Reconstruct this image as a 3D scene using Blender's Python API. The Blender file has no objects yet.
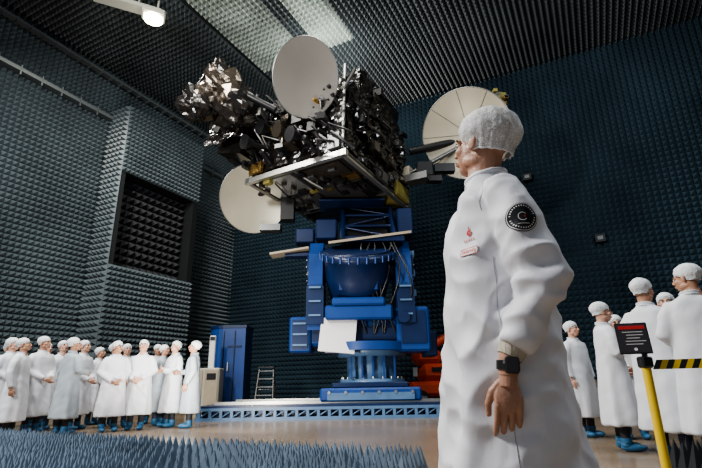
import bpy, bmesh, math, random, time
from mathutils import Vector, Matrix, noise
from mathutils.bvhtree import BVHTree
R=random.Random(7)
COL=bpy.context.scene.collection

# ------------------------------------------------------------------ materials
def mk(name,col,rough=.5,metal=0.,bump=0.,bscale=10.,var=0.,vscale=3.,stretch=None,alpha=1.,emis=0.,spec=None,sub=0.):
    m=bpy.data.materials.new(name); m.use_nodes=True
    nt=m.node_tree; b=nt.nodes['Principled BSDF']
    b.inputs['Base Color'].default_value=(*col,1); b.inputs['Roughness'].default_value=rough
    b.inputs['Metallic'].default_value=metal
    if spec is not None: b.inputs['Specular IOR Level'].default_value=spec
    if alpha<1: b.inputs['Alpha'].default_value=alpha
    if sub: 
        b.inputs['Subsurface Weight'].default_value=sub; b.inputs['Subsurface Radius'].default_value=(.02,.008,.004)
        b.inputs['Subsurface Scale'].default_value=.5
    if emis:
        b.inputs['Emission Color'].default_value=(*col,1); b.inputs['Emission Strength'].default_value=emis
    tc=nt.nodes.new('ShaderNodeTexCoord'); mp=nt.nodes.new('ShaderNodeMapping')
    nt.links.new(tc.outputs['Object'],mp.inputs[0])
    if stretch: mp.inputs['Scale'].default_value=stretch
    if var:
        n=nt.nodes.new('ShaderNodeTexNoise'); n.inputs['Scale'].default_value=vscale; n.inputs['Detail'].default_value=5
        nt.links.new(mp.outputs[0],n.inputs[0])
        cr=nt.nodes.new('ShaderNodeValToRGB')
        cr.color_ramp.elements[0].position=.3; cr.color_ramp.elements[1].position=.7
        cr.color_ramp.elements[0].color=(*[max(0,c*(1-var)) for c in col],1)
        cr.color_ramp.elements[1].color=(*[min(1,c*(1+var)) for c in col],1)
        nt.links.new(n.outputs['Fac'],cr.inputs[0]); nt.links.new(cr.outputs[0],b.inputs['Base Color'])
    if bump:
        n2=nt.nodes.new('ShaderNodeTexNoise'); n2.inputs['Scale'].default_value=bscale; n2.inputs['Detail'].default_value=4
        nt.links.new(mp.outputs[0],n2.inputs[0])
        bp=nt.nodes.new('ShaderNodeBump'); bp.inputs['Strength'].default_value=bump; bp.inputs['Distance'].default_value=.02
        nt.links.new(n2.outputs['Fac'],bp.inputs['Height']); nt.links.new(bp.outputs[0],b.inputs['Normal'])
    return m
M={}
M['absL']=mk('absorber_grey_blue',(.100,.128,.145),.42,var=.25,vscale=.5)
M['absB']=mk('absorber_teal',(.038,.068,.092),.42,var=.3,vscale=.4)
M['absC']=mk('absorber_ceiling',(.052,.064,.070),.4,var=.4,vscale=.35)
M['absCl']=mk('absorber_ceiling_painted_light',(.34,.39,.36),.35,var=.4,vscale=.6)  # paler tone paints the light patches into the ceiling absorber
M['absF']=mk('absorber_floor_blue',(.115,.160,.215),.5,var=.35,vscale=2)
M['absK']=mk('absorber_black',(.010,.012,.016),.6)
M['gap']=mk('dark_gap',(.010,.013,.015),.8)
M['rail']=mk('tray_grey',(.15,.17,.18),.45,.3)
M['fix']=mk('fixture_pale',(.5,.5,.45),.5)
M['floor']=mk('floor_resin',(.22,.165,.115),.22,var=.2,vscale=.6,bump=.05,bscale=3)
M['coat']=mk('coat_white',(.62,.64,.68),.65,bump=.25,bscale=18,stretch=(1,1,.4))
M['coatH']=mk('coat_white_crisp',(.64,.645,.69),.6,bump=.15,bscale=16,stretch=(1,1,.5))
M['coatG']=mk('coat_grey',(.34,.385,.43),.65,bump=.25,bscale=18,stretch=(1,1,.4))
M['seam']=mk('coat_seam',(.42,.43,.47),.7)
M['skin1']=mk('skin_light',(.52,.30,.215),.5,sub=.1,var=.08,vscale=20)
M['skin2']=mk('skin_tan',(.40,.22,.145),.5,sub=.1,var=.08,vscale=20)
M['skin3']=mk('skin_mid',(.40,.22,.15),.5,sub=.1,var=.1,vscale=25,bump=.15,bscale=120)
M['dark']=mk('dark_cloth',(.02,.022,.03),.7,bump=.2,bscale=20)
M['navy']=mk('navy_cloth',(.03,.04,.08),.7,bump=.2,bscale=20)
M['shoe']=mk('shoe_cover_blue',(.03,.12,.24),.5,bump=.5,bscale=40)
M['hair']=mk('hair_dark',(.035,.025,.02),.55,bump=.5,bscale=60,stretch=(1,1,.2))
M['eyew']=mk('eye_white',(.75,.73,.7),.3)
M['lip']=mk('lips',(.36,.15,.12),.5)
M['cuff']=mk('knit_cuff',(.46,.42,.35),.8,bump=.6,bscale=90,stretch=(1,1,.1))
M['black']=mk('black_plastic',(.012,.012,.014),.35)
M['white']=mk('white_print',(.7,.7,.7),.6)
M['red']=mk('red_print',(.50,.03,.03),.5)
M['redm']=mk('red_machine_paint',(.60,.07,.02),.4,var=.1)
M['yel']=mk('yellow_paint',(.72,.50,.03),.4)
M['blue']=mk('positioner_blue',(.012,.050,.20),.35,var=.15,vscale=1.5)
M['blued']=mk('positioner_dark_blue',(.006,.018,.066),.35,var=.15,vscale=1.5)
M['bluel']=mk('positioner_light_blue',(.09,.17,.30),.4,var=.15)
M['alu']=mk('aluminium',(.45,.45,.43),.35,.9)
M['aluD']=mk('dull_metal',(.16,.16,.16),.4,.8)
M['silver']=mk('silver_radiator',(.70,.71,.72),.22,.85,bump=.4,bscale=3)
M['gold']=mk('gold_foil',(.50,.32,.11),.3,.9,bump=.8,bscale=12)
M['olive']=mk('olive_panel',(.28,.24,.07),.45,.2,var=.3)
M['mli']=mk('black_mli_foil',(.015,.013,.012),.2,.1,bump=.9,bscale=4,spec=.8)
M['mlig']=mk('bronze_mli_foil',(.095,.078,.062),.22,.7,bump=1.,bscale=5)
M['carbon']=mk('carbon_black',(.016,.016,.017),.4)
M['dish']=mk('reflector_grey',(.185,.172,.155),.42,var=.1,vscale=.8)
M['dishc']=mk('reflector_cream',(.40,.37,.29),.38,.15,var=.12,vscale=.8)
M['cream']=mk('cream_paint',(.42,.40,.32),.5,var=.1)
M['tan']=mk('tan_board',(.36,.30,.22),.6,var=.1)
M['lamp']=mk('lamp_glow',(1,.92,.65),.5,emis=25)
M['signd']=mk('sign_dark',(.035,.03,.035),.4)
def capmat(name,alpha):
    m=mk(name,(.68,.69,.71),.7,bump=.4,bscale=45)
    nt=m.node_tree; b=nt.nodes['Principled BSDF']
    tc=nt.nodes.new('ShaderNodeTexCoord'); v=nt.nodes.new('ShaderNodeTexVoronoi'); v.feature='DISTANCE_TO_EDGE'
    v.inputs['Scale'].default_value=170
    nt.links.new(tc.outputs['Object'],v.inputs['Vector'])
    r=nt.nodes.new('ShaderNodeMapRange'); r.inputs[1].default_value=.03; r.inputs[2].default_value=.12
    r.inputs[3].default_value=1; r.inputs[4].default_value=alpha
    nt.links.new(v.outputs['Distance'],r.inputs[0]); nt.links.new(r.outputs[0],b.inputs['Alpha'])
    return m
M['cap']=capmat('bouffant_cap_mesh',.5)
M['capb']=mk('bouffant_cap_fabric',(.62,.64,.66),.7,bump=.5,bscale=45)

# ------------------------------------------------------------------ mesh builder
class MB:
    def __init__(s): s.v=[];s.f=[];s.m=[];s.s=[];s.T=Matrix.Identity(4)
    def add(s,vs,fs,mi=0,sm=False):
        o=len(s.v)
        for p in vs: s.v.append(tuple(s.T@Vector(p)))
        for f in fs: s.f.append(tuple(i+o for i in f)); s.m.append(mi); s.s.append(sm)
    def box(s,c,d,mi=0,rot=None,bev=0.):
        x,y,z=[k/2 for k in d]; c=Vector(c)
        if bev>0:
            b=min(bev,x*.9,y*.9,z*.9); P=[]
            bm=[(sx,sy,sz) for sx in(-1,1) for sy in(-1,1) for sz in(-1,1)]
            idx={}
            for q in bm:
                for ax in range(3):
                    e=[x-b,y-b,z-b]; e[ax]+=b
                    idx[(q,ax)]=len(P); P.append(Vector((q[0]*e[0],q[1]*e[1],q[2]*e[2])))
            F=[]
            for ax in range(3):
                a1,a2=(ax+1)%3,(ax+2)%3
                for sg in(-1,1):
                    L=[]
                    for u,w in((-1,-1),(1,-1),(1,1),(-1,1)):
                        q=[0,0,0]; q[ax]=sg;q[a1]=u;q[a2]=w; L.append(idx[(tuple(q),ax)])
                    F.append(L if sg>0 else L[::-1])
            for ax in range(3):
                a1,a2=(ax+1)%3,(ax+2)%3
                for u in(-1,1):
                    for w in(-1,1):
                        q0=[0,0,0];q0[ax]=-1;q0[a1]=u;q0[a2]=w;q1=list(q0);q1[ax]=1
                        L=[idx[(tuple(q0),a1)],idx[(tuple(q1),a1)],idx[(tuple(q1),a2)],idx[(tuple(q0),a2)]]
                        F.append(L if u*w<0 else L[::-1])
            for q in bm:
                L=[idx[(q,0)],idx[(q,1)],idx[(q,2)]]
                F.append(L if q[0]*q[1]*q[2]>0 else L[::-1])
        else:
            P=[Vector((sx*x,sy*y,sz*z)) for sz in(-1,1) for sy in(-1,1) for sx in(-1,1)]
            F=[(0,2,3,1),(4,5,7,6),(0,1,5,4),(2,6,7,3),(0,4,6,2),(1,3,7,5)]
        if rot is not None: P=[rot@p for p in P]
        s.add([c+p for p in P],F,mi)
    def tube(s,pts,rad,mi=0,n=12,caps=True,sm=True):
        pts=[Vector(p) for p in pts]
        if not isinstance(rad,(list,tuple)): rad=[rad]*len(pts)
        vs=[];fs=[]; prev=None
        for i,p in enumerate(pts):
            if i==0: t=pts[1]-p
            elif i==len(pts)-1: t=p-pts[i-1]
            else: t=(pts[i+1]-p).normalized()+(p-pts[i-1]).normalized()
            t.normalize()
            if prev is None:
                a=Vector((0,0,1)) if abs(t.z)<.9 else Vector((1,0,0))
                u=(a-t*a.dot(t)).normalized()
            else: u=(prev-t*prev.dot(t)).normalized()
            prev=u; w=t.cross(u)
            for k in range(n):
                a=2*math.pi*k/n; vs.append(p+(u*math.cos(a)+w*math.sin(a))*rad[i])
        for i in range(len(pts)-1):
            for k in range(n):
                k2=(k+1)%n; fs.append((i*n+k,i*n+k2,(i+1)*n+k2,(i+1)*n+k))
        s.add(vs,fs,mi,sm)
        if caps:
            L=len(pts)-1
            s.add([vs[k] for k in range(n)],[tuple(range(n))[::-1]],mi)
            s.add([vs[L*n+k] for k in range(n)],[tuple(range(n))],mi)
    def tubeC(s,pts,rad,mi=0,n=12):
        o=len(s.v); s.tube(pts,rad,mi,n,caps=False)
        L=len(pts)
        s.f.append(tuple(o+k for k in range(n))[::-1]); s.m.append(mi); s.s.append(True)
        s.f.append(tuple(o+(L-1)*n+k for k in range(n))); s.m.append(mi); s.s.append(True)
    def ell(s,c,r,mi=0,nu=20,nv=12,rot=None):
        c=Vector(c); vs=[];fs=[]
        vs.append(Vector((0,0,r[2])))
        for j in range(1,nv):
            th=math.pi*j/nv
            for i in range(nu):
                ph=2*math.pi*i/nu
                vs.append(Vector((r[0]*math.sin(th)*math.cos(ph),r[1]*math.sin(th)*math.sin(ph),r[2]*math.cos(th))))
        vs.append(Vector((0,0,-r[2])))
        for i in range(nu): fs.append((0,1+i,1+(i+1)%nu))
        for j in range(nv-2):
            for i in range(nu):
                a=1+j*nu+i;b=1+j*nu+(i+1)%nu; fs.append((a,a+nu,b+nu,b))
        e=len(vs)-1;o=1+(nv-2)*nu
        for i in range(nu): fs.append((e,o+(i+1)%nu,o+i))
        if rot is not None: vs=[rot@v for v in vs]
        s.add([c+v for v in vs],fs,mi,True)
    def rings(s,rs,mi=0,caps=True,sm=True):
        n=len(rs[0]); vs=[p for r in rs for p in r]; fs=[]
        for i in range(len(rs)-1):
            for k in range(n):
                k2=(k+1)%n; fs.append((i*n+k,i*n+k2,(i+1)*n+k2,(i+1)*n+k))
        if caps: fs.append(tuple(range(n))[::-1]); fs.append(tuple((len(rs)-1)*n+k for k in range(n)))
        s.add(vs,fs,mi,sm)
    def mesh(s,name,mats=()):
        me=bpy.data.meshes.new(name); me.from_pydata(s.v,[],s.f)
        for m in mats: me.materials.append(M[m] if isinstance(m,str) else m)
        me.polygons.foreach_set('material_index',s.m); me.polygons.foreach_set('use_smooth',s.s)
        me.update(); return me
    def obj(s,name,mats,parent=None):
        o=bpy.data.objects.new(name,s.mesh(name,mats)); COL.objects.link(o)
        if parent: o.parent=parent
        return o
def mobj(name,me,parent=None):
    o=bpy.data.objects.new(name,me); COL.objects.link(o)
    if parent: o.parent=parent
    return o
def fuse(mb,vox,sm=4,mat=None,name='fused'):
    me=mb.mesh('tmp'); o=bpy.data.objects.new('tmp',me)
    tc=bpy.data.scenes.get('tmp_scene') or bpy.data.scenes.new('tmp_scene')
    tc.collection.objects.link(o)
    r=o.modifiers.new('r','REMESH'); r.mode='VOXEL'; r.voxel_size=vox; r.use_smooth_shade=True
    q=o.modifiers.new('s','SMOOTH'); q.factor=.5; q.iterations=sm
    vl=tc.view_layers[0]; vl.update(); dg=vl.depsgraph; dg.update()
    out=bpy.data.meshes.new_from_object(o.evaluated_get(dg)); out.name=name
    bpy.data.objects.remove(o); bpy.data.meshes.remove(me)
    out.materials.clear()
    if mat: out.materials.append(M[mat])
    out.polygons.foreach_set('use_smooth',[True]*len(out.polygons))
    return out
def smooth_me(me,it):
    bm=bmesh.new(); bm.from_mesh(me)
    for _ in range(it): bmesh.ops.smooth_vert(bm,verts=bm.verts,factor=.5,use_axis_x=True,use_axis_y=True,use_axis_z=True)
    bm.to_mesh(me); bm.free(); me.update()
def rotz(a): return Matrix.Rotation(a,3,'Z')
Z=Vector((0,0,1))

# ------------------------------------------------------------------ people
def sring(z,rx,ry,cx=0,cy=0,n=36,e=.85,fold=0,ph=0,k=7):
    o=[]
    for i in range(n):
        a=2*math.pi*i/n; c,s=math.cos(a),math.sin(a)
        f=1+fold*(math.sin(k*a+ph)+.5*math.sin((k*2-3)*a+ph*2.1))
        o.append((cx+rx*math.copysign(abs(c)**e,c)*f,cy+ry*math.copysign(abs(s)**e,s)*f,z))
    return o
def head_base(h):
    h.ell((0,.015,.03),(.076,.095,.088)); h.ell((0,-.03,-.035),(.060,.060,.078)); h.ell((0,-.048,-.088),(.036,.036,.027))
    h.ell((0,-.078,.018),(.048,.016,.012)); 
    for s in(-1,1):
        h.ell((s*.038,-.058,-.028),(.024,.026,.024)); h.ell((s*.012,-.103,-.036),(.009,.010,.008))
        h.ell((s*.077,.012,-.01),(.008,.018,.031)); h.ell((s*.080,.022,.004),(.008,.010,.020)); h.ell((s*.05,.0,-.07),(.018,.04,.025))
    h.tubeC([(0,-.085,.014),(0,-.102,-.012),(0,-.112,-.034)],[.008,.011,.012],0,10)
    h.ell((0,-.090,-.060),(.024,.010,.006)); h.ell((0,-.089,-.071),(.020,.010,.007))
    h.tubeC([(0,.02,-.03),(0,.022,-.10),(0,.035,-.19)],[.060,.057,.066],0,20)
_h=MB(); head_base(_h); HM=fuse(_h,.0045,3,'skin1','head')
HEAD={'skin1':HM}
for t in('skin2','skin3'):
    m_=HM.copy(); m_.materials.clear(); m_.materials.append(M[t]); HEAD[t]=m_
def face_mesh():
    h=MB()
    for s in(-1,1):
        h.ell((s*.030,-.0835,.002),(.0125,.008,.0068),0,12,8); h.ell((s*.030,-.0895,.002),(.0055,.004,.0055),1,10,6)
        h.tube([(s*.015,-.096,.020),(s*.031,-.0955,.025),(s*.047,-.083,.019)],[.0035,.0045,.003],1,8)
        h.tube([(s*.017,-.0905,.008),(s*.030,-.0935,.0105),(s*.043,-.087,.006)],.0018,1,6)
    h.ell((0,-.0985,-.0605),(.022,.0045,.0045),2,12,6); h.ell((0,-.0965,-.070),(.018,.0045,.005),2,12,6)
    return h.mesh('face_features',['eyew','hair','lip'])
def cap_mesh(mat,big=1.0,n=64,seed=0.,low=-.075,ex=.8,front=.045):
    h=MB(); c=Vector((0,.026,.052)); r=Vector((.090*big,.112*big,.090*big)); rs=[]
    nv=22
    for j in range(1,nv+1):
        ring=[]
        for i in range(n):
            ph=2*math.pi*i/n; back=(math.sin(ph)+1)/2
            zE=front+(low-front)*(back**ex); ct=max(-.98,min(.9,(zE-c.z)/r.z)); thm=math.acos(max(-.93,ct))
            t=j/nv; th=thm*t
            d=Vector((math.sin(th)*math.cos(ph),math.sin(th)*math.sin(ph),math.cos(th)))
            rad=max(math.sin(th),.80) if th>math.pi/2 else math.sin(th)
            dd=Vector((rad*math.cos(ph),rad*math.sin(ph),math.cos(th)))
            w=1+.030*math.sin(ph*17+seed)*t**3+.05*noise.noise(d*2.6+Vector((seed,0,0)))+.012*math.sin(ph*31)*t
            if t>.85: w*=1-(t-.85)*.5
            ring.append(tuple(c+Vector((dd.x*r.x,dd.y*r.y,dd.z*r.z))*w))
        rs.append(ring)
    h.rings(rs,0,False,True)
    o=len(h.v); h.add([tuple(c+Vector((0,0,r.z*1.0)))],[],0); h.f+= [(o,k,(k+1)%n) for k in range(n)]; h.m+=[0]*n; h.s+=[True]*n
    e=rs[-1]; h.tube([e[k] for k in range(0,n,2)]+[e[0]],.0042,1,8)
    return h.mesh('bouffant_cap',[mat,'capb'])
def hair_mesh(low=-.08,ex=.7):
    h=MB(); c=Vector((0,.02,.038)); r=(.080,.098,.086); rs=[]; n=40
    for j in range(1,13):
        ring=[]
        for i in range(n):
            ph=2*math.pi*i/n; back=(math.sin(ph)+1)/2; zE=.06+(low-.06)*back**ex
            th=math.acos(max(-.98,min(.9,(zE-c.z)/r[2])))*j/12
            ring.append((c.x+r[0]*math.sin(th)*math.cos(ph),c.y+r[1]*math.sin(th)*math.sin(ph),c.z+r[2]*math.cos(th)))
        rs.append(ring)
    h.rings(rs,0,True,True); return h.mesh('hair',['hair'])
def hand_mesh(tone,vox,mirror=1,curl=.5):
    h=MB(); s=mirror
    h.tubeC([(0,0,.05),(0,0,0),(s*-.002,0,-.03)],[.027,.026,.027],0,16)
    h.ell((s*-.002,-.002,-.058),(.0165,.040,.045)); h.ell((s*-.010,-.024,-.045),(.016,.018,.032)); h.ell((s*-.010,.022,-.05),(.013,.014,.034))
    for k,(y,l) in enumerate(((-.031,.088),(-.0105,.097),(.0105,.091),(.031,.074))):
        b=Vector((0,y,-.082)); pts=[b+Vector((0,0,.03)),b]; a=.15+curl*.1
        for q,sg in enumerate((.46,.30,.24)):
            a+=curl*(.35+.12*k) if q else .1
            b=b+Vector((-math.sin(a)*s,(-.05+.03*k)*.2,-math.cos(a)))*l*sg; pts.append(b)
        h.tubeC(pts,[.009,.0098,.0090,.0080,.0066],0,10)
        h.ell(pts[-1],(.0066,.0066,.0066),0,10,8); h.ell(pts[1],(.0105,.0096,.0105),0,10,8)
    tp=[(s*-.006,-.020,-.020),(s*-.012,-.044,-.048),(s*-.020,-.055,-.080),(s*-.028,-.052,-.106)]
    h.tubeC(tp,[.014,.0135,.0105,.0085],0,10); h.ell(tp[-1],(.0085,.0085,.0085),0,10,8)
    return fuse(h,vox,2,tone,'hand')
FACE=face_mesh(); HAIR=hair_mesh(); CAPS=[cap_mesh('capb',1.0,48,s) for s in(0.,2.,5.)]
HAND={}
for s in(1,-1):
    m0=hand_mesh('skin1',.0042,s); HAND[('skin1',s)]=m0
    for t in('skin2','skin3'):
        m_=m0.copy(); m_.materials.clear(); m_.materials.append(M[t]); HAND[(t,s)]=m_
POSES={
 'down':(((.255,.03,1.12),(.255,-.03,.87)),((.255,.03,1.12),(.25,-.03,.87))),
 'clasp':(((.25,.02,1.13),(.085,-.20,.98)),((.25,.02,1.13),(.07,-.225,.95))),
 'behind':(((.26,.06,1.13),(.09,.19,.95)),((.26,.06,1.13),(.07,.21,.92))),
 'fold':(((.25,-.02,1.14),(.02,-.22,1.12)),((.25,-.02,1.12),(.03,-.25,1.16))),
 'mix':(((.255,.03,1.12),(.24,-.08,.88)),((.25,.0,1.13),(.10,-.24,1.10))),
 'hero':(((.250,.068,1.065),(.236,-.035,.875)),((.25,.03,1.12),(.24,-.06,.87))),
}
def coat_parts(pose,seed,hero):
    h=MB(); R2=random.Random(seed); ph=R2.uniform(0,6)
    n=72 if hero else 36; k=6+seed%3
    if hero:
        prof=[(.30,.235,.240,.060),(.45,.228,.228,.052),(.62,.220,.212,.040),(.80,.212,.195,.028),(.95,.202,.178,.016),(1.07,.193,.164,.008),(1.18,.190,.153,.003),(1.28,.194,.146,0),(1.35,.186,.132,0),(1.395,.155,.112,0),(1.435,.112,.092,0),(1.47,.078,.075,0),(1.50,.068,.070,0)]
    else:
        prof=[(.28,.265,.205,.045),(.45,.255,.195,.04),(.62,.243,.182,.03),(.80,.228,.168,.02),(.95,.212,.155,.010),(1.07,.198,.143,.004),(1.18,.195,.137,0),(1.28,.203,.135,0),(1.36,.200,.125,0),(1.415,.172,.105,0),(1.45,.120,.085,0),(1.475,.075,.070,0),(1.50,.066,.066,0)]
    h.rings([sring(z,rx,ry,0,.005 if z<1.4 else .02,n,.85,f,ph,k) for z,rx,ry,f in prof])
    A=POSES[pose]
    for s,(e,w) in((1,A[0]),(-1,A[1])):
        S=Vector((s*.165,.01,1.375)) if not hero else Vector((s*.168,.018,1.360)); E=Vector((s*e[0],e[1],e[2])); Wp=Vector((s*w[0],w[1],w[2]))
        pts=[Vector((s*.09,.01,1.355)),S,S.lerp(E,.35)+Vector((s*.012,0,.0)),S.lerp(E,.75),E,E.lerp(Wp,.3),E.lerp(Wp,.7),Wp]
        rr=[.062,.072,.074,.070,.068,.064,.057,.050] if not hero else [.058,.070,.079,.078,.076,.073,.064,.050]
        h.tubeC(pts,rr,0,24)
        h.ell(S,(.068,.072,.058))
    return h
def make_coat(pose,seed,hero,mat):
    cm=fuse(coat_parts(pose,seed,hero),.0065 if hero else .018,5 if hero else 3,mat,'coat')
    vs=cm.vertices; o=Vector((seed*3.1,seed*1.7,0)); A=POSES[pose]
    nrm=[v.normal.copy() for v in vs]
    for v,nn in zip(vs,nrm):
        p=v.co; d=0
        skirt=max(0,min(1,(1.15-p.z)/.5))
        d+=.018*skirt*noise.noise(Vector((p.x*9,p.y*9,p.z*1.4))+o)
        d+=.009*noise.noise(Vector((p.x*7+p.z*5,p.y*7+p.z*3,p.z*7))+o)
        if hero:
            arm=max(0,min(1,(p.x-.175)/.03))
            w=.5+.9*math.exp(-((p.z-1.05)/.12)**2)
            r=noise.noise(Vector((p.x*4,p.y*6+p.z*6,p.z*13-p.y*8))+o); d+=arm*w*.017*(.5-2*abs(r))
            r=noise.noise(Vector((p.x*5,p.y*5-p.z*5,p.z*4+p.y*4))+o*2); d+=arm*.012*(.5-2*abs(r))
            r=noise.noise(Vector((p.x*5+p.z*2,p.y*6-p.z*4,p.z*3.2))+o*2); d+=(1-arm)*.022*(.45-2*abs(r))
            r=noise.noise(Vector((p.x*8,p.y*9+p.z*7,p.z*5))+o*3); d+=(1-arm)*.011*(.45-2*abs(r))
            if p.z>1.4: d*=max(0,(1.5-p.z)/.1)
        v.co=p+nn*d
    smooth_me(cm,2 if hero else 1)
    return cm
_cc={}
def get_coat(pose,seed,mat):
    k=(pose,seed%2,mat)
    if k not in _cc:
        kb=(pose,seed%2)
        if kb in _cc: m_=_cc[kb].copy(); m_.materials.clear(); m_.materials.append(M[mat])
        else: m_=make_coat(pose,3+seed%2*4,False,mat); _cc[kb]=m_
        _cc[k]=m_
    return _cc[k]
_h=MB()
for s in(-1,1): _h.tubeC([(s*.08,.01,.85),(s*.095,.0,.5),(s*.10,.012,.10)],[.088,.066,.052],0,16)
TRO={'dark':fuse(_h,.016,1,'dark','trousers')}; TRO['navy']=TRO['dark'].copy(); TRO['navy'].materials.clear(); TRO['navy'].materials.append(M['navy'])
_h=MB()
for s in(-1,1):
    _h.ell((s*.105,-.055,.045),(.052,.135,.045),0,16,8); _h.ell((s*.102,.015,.075),(.052,.06,.06),0,16,8)
    _h.tube([(s*.101,.012,.10),(s*.101,.012,.15)],.060,0,14)
_h.v=[(x,y,max(z,0)) for x,y,z in _h.v]
SHOE=_h.mesh('shoe_covers',['shoe'])
COLLAR={}
for cmn in('coat','coatG','coatH'):
    _h=MB(); _h.tube([(.070*math.cos(a),.018+.072*math.sin(a),1.490+.014*math.sin(a)) for a in[2*math.pi*k/24 for k in range(25)]],.011,0,8); 
    _h.rings([[(r_*math.cos(a),.018+r_*1.03*math.sin(a),z+.014*math.sin(a)) for a in[2*math.pi*k/32 for k in range(32)]] for r_,z in((.082,1.462),(.078,1.48),(.074,1.497),(.070,1.50),(.068,1.49))],0,False)
    COLLAR[cmn]=_h.mesh('collar',[cmn])
def add_person(name,loc,face,pose='clasp',scale=1.,coat='coat',trou='dark',tone='skin1',yaw=0,pitch=0,seed=0,hero=False):
    E=bpy.data.objects.new(name,None); COL.objects.link(E); E.empty_display_size=.3
    kx=1.06 if not hero else .95
    E.location=loc; E.rotation_euler=(0,0,math.radians(face)); E.scale=(scale*kx,scale*kx,scale)
    cm=make_coat(pose,seed,True,'coatH') if hero else get_coat(pose,seed,coat)
    mobj('coat',cm,E); mobj('collar',COLLAR['coatH' if hero else coat],E)
    mobj('trousers',TRO[trou],E); mobj('shoe_covers',SHOE,E)
    Hd=bpy.data.objects.new('head_group',None); COL.objects.link(Hd); Hd.parent=E
    Hd.location=(0,.0,1.632) if not hero else (0.0,.018,1.620); Hd.rotation_euler=(math.radians(pitch),0,math.radians(yaw))
    if hero: Hd.scale=(1.06,1.06,1.0)
    mobj('head',HEAD[tone],Hd); mobj('face',FACE,Hd); mobj('hair',hair_mesh(-.085,.55) if hero else HAIR,Hd)
    mobj('bouffant_cap',cap_mesh('cap',1.08,96,3.,-.095,.5,.05) if hero else CAPS[seed%3],Hd)
    A=POSES[pose]
    for s,(e,w) in((1,A[0]),(-1,A[1])):
        e=Vector((s*e[0],e[1],e[2])); w=Vector((s*w[0],w[1],w[2])); d=(w-e).normalized()
        if hero and s==1: continue
        hm=mobj('hand_left' if s>0 else 'hand_right',HAND[(tone,s)],E)
        if pose in('down','hero') or (pose=='mix' and s>0): d=(d+Vector((0,0,-1.2))).normalized()
        zz=-d; fwd=Vector((0,-1,0)) if abs(d.z)>.5 else Vector((0,0,1))
        yy=-(fwd-zz*fwd.dot(zz)).normalized(); xx=yy.cross(zz)
        mtx=Matrix((xx,yy,zz)).transposed().to_4x4(); mtx.translation=w+d*.015
        hm.matrix_local=mtx
    return E,cm
Lg=[(-6.75,9.5,80,'clasp',1.03,'coat','skin1',10),(-6.15,8.95,100,'down',.99,'coat','skin2',0),
(-6.58,10.2,70,'clasp',1.08,'coat','skin3',15),(-6.62,10.95,55,'down',1.07,'coat','skin1',0),
(-5.55,9.55,150,'mix',1.02,'coatG','skin2',-25),(-5.95,10.65,80,'clasp',1.05,'coat','skin1',0),
(-5.70,11.5,60,'down',1.05,'coat','skin3',20),(-4.90,10.0,35,'clasp',1.0,'coat','skin2',25),
(-4.52,10.35,8,'clasp',1.03,'coat','skin1',10),(-4.50,11.5,70,'behind',1.02,'coatG','skin3',0),
(-4.05,10.95,-40,'fold',1.04,'coat','skin1',20),(-3.52,10.65,-75,'mix',1.02,'coatG','skin2',-10),
(-5.22,11.1,40,'clasp',1.02,'coat','skin1',0),(-7.5,10.5,80,'clasp',1.05,'coat','skin2',0),
(-7.45,11.7,60,'clasp',1.08,'coat','skin1',0),(-6.35,12.1,75,'behind',1.03,'coat','skin3',10),(-8.1,11.3,70,'down',1.06,'coatG','skin1',0),
(-4.95,12.2,20,'down',1.06,'coat','skin2',15)]
for i,(x,y,f,po,sc,co,to,yw) in enumerate(Lg):
    add_person('visitor_in_lab_coat',(x,y,0),f,po,sc,co,'dark' if i%3 else 'navy',to,yw,R.uniform(-14,-2),i+1)
Rg=[(3.26,6.15,75,'fold',1.01,'coat','skin1',5,'dark'),(3.26,5.20,125,'mix',1.07,'coat','skin2',-10,'navy'),
(3.42,4.72,150,'clasp',1.09,'coat','skin2',60,'dark'),(4.02,6.0,-35,'clasp',1.06,'coat','skin1',0,'navy'),
(4.05,7.3,-20,'clasp',1.0,'coat','skin3',0,'dark'),(3.55,7.7,30,'down',.98,'coat','skin1',0,'dark'),(4.6,5.3,-90,'clasp',1.02,'coat','skin1',0,'dark')]
for i,(x,y,f,po,sc,co,to,yw,tr) in enumerate(Rg):
    add_person('visitor_in_lab_coat',(x,y,0),f,po,sc,co,tr,to,yw,R.uniform(-8,2),i+21)
# ---- foreground man
HE,cm=add_person('man_in_lab_coat',(.495,1.62,0),-89,'hero',1.03,'coat','navy','skin3',-50,-15,3,True)
e=Vector(POSES['hero'][0][0]); w=Vector(POSES['hero'][0][1]); d=(w-e).normalized()
h=MB(); h.tube([w-d*.03,w-d*.01,w+d*.02,w+d*.035],[.050,.046,.040,.036],0,24,caps=True); h.obj('knit_cuff',['cuff'],HE)
hd=(d*.25+Vector((0,0,-1))).normalized()
h=MB(); h.tube([w+d*.01,w+d*.035,w+d*.045+hd*.02,w+d*.045+hd*.04],[.033,.031,.029,.028],0,20); h.obj('forearm_skin',['skin3'],HE)
wr=w+d*.045+hd*.04
zz=-hd; fwd=Vector((-.15,-1,0)); yy=-(fwd-zz*fwd.dot(zz)).normalized(); xx=yy.cross(zz)
hm=mobj('hand_left',hand_mesh('skin3',.0024,1,.66),HE)
mt=Matrix((xx,yy,zz)).transposed().to_4x4(); mt.translation=wr; hm.matrix_local=mt
h=MB(); wc=w+d*.045+hd*.014
h.tube([wc-hd*.012,wc+hd*.012],.0335,0,28)
h.T=Matrix.Translation(wc+Vector((.034,.0,0))) @ Matrix((xx,yy,zz)).transposed().to_4x4()
h.box((0,0,0),(.012,.040,.044),0,bev=.004); h.box((.0055,0,0),(.003,.033,.037),1); h.box((0,-.022,.006),(.006,.005,.008),2)
h.obj('wristwatch',['black','signd','alu'],HE)
bvh=BVHTree.FromPolygons([v.co.copy() for v in cm.vertices],[tuple(p.vertices) for p in cm.polygons])
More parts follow.
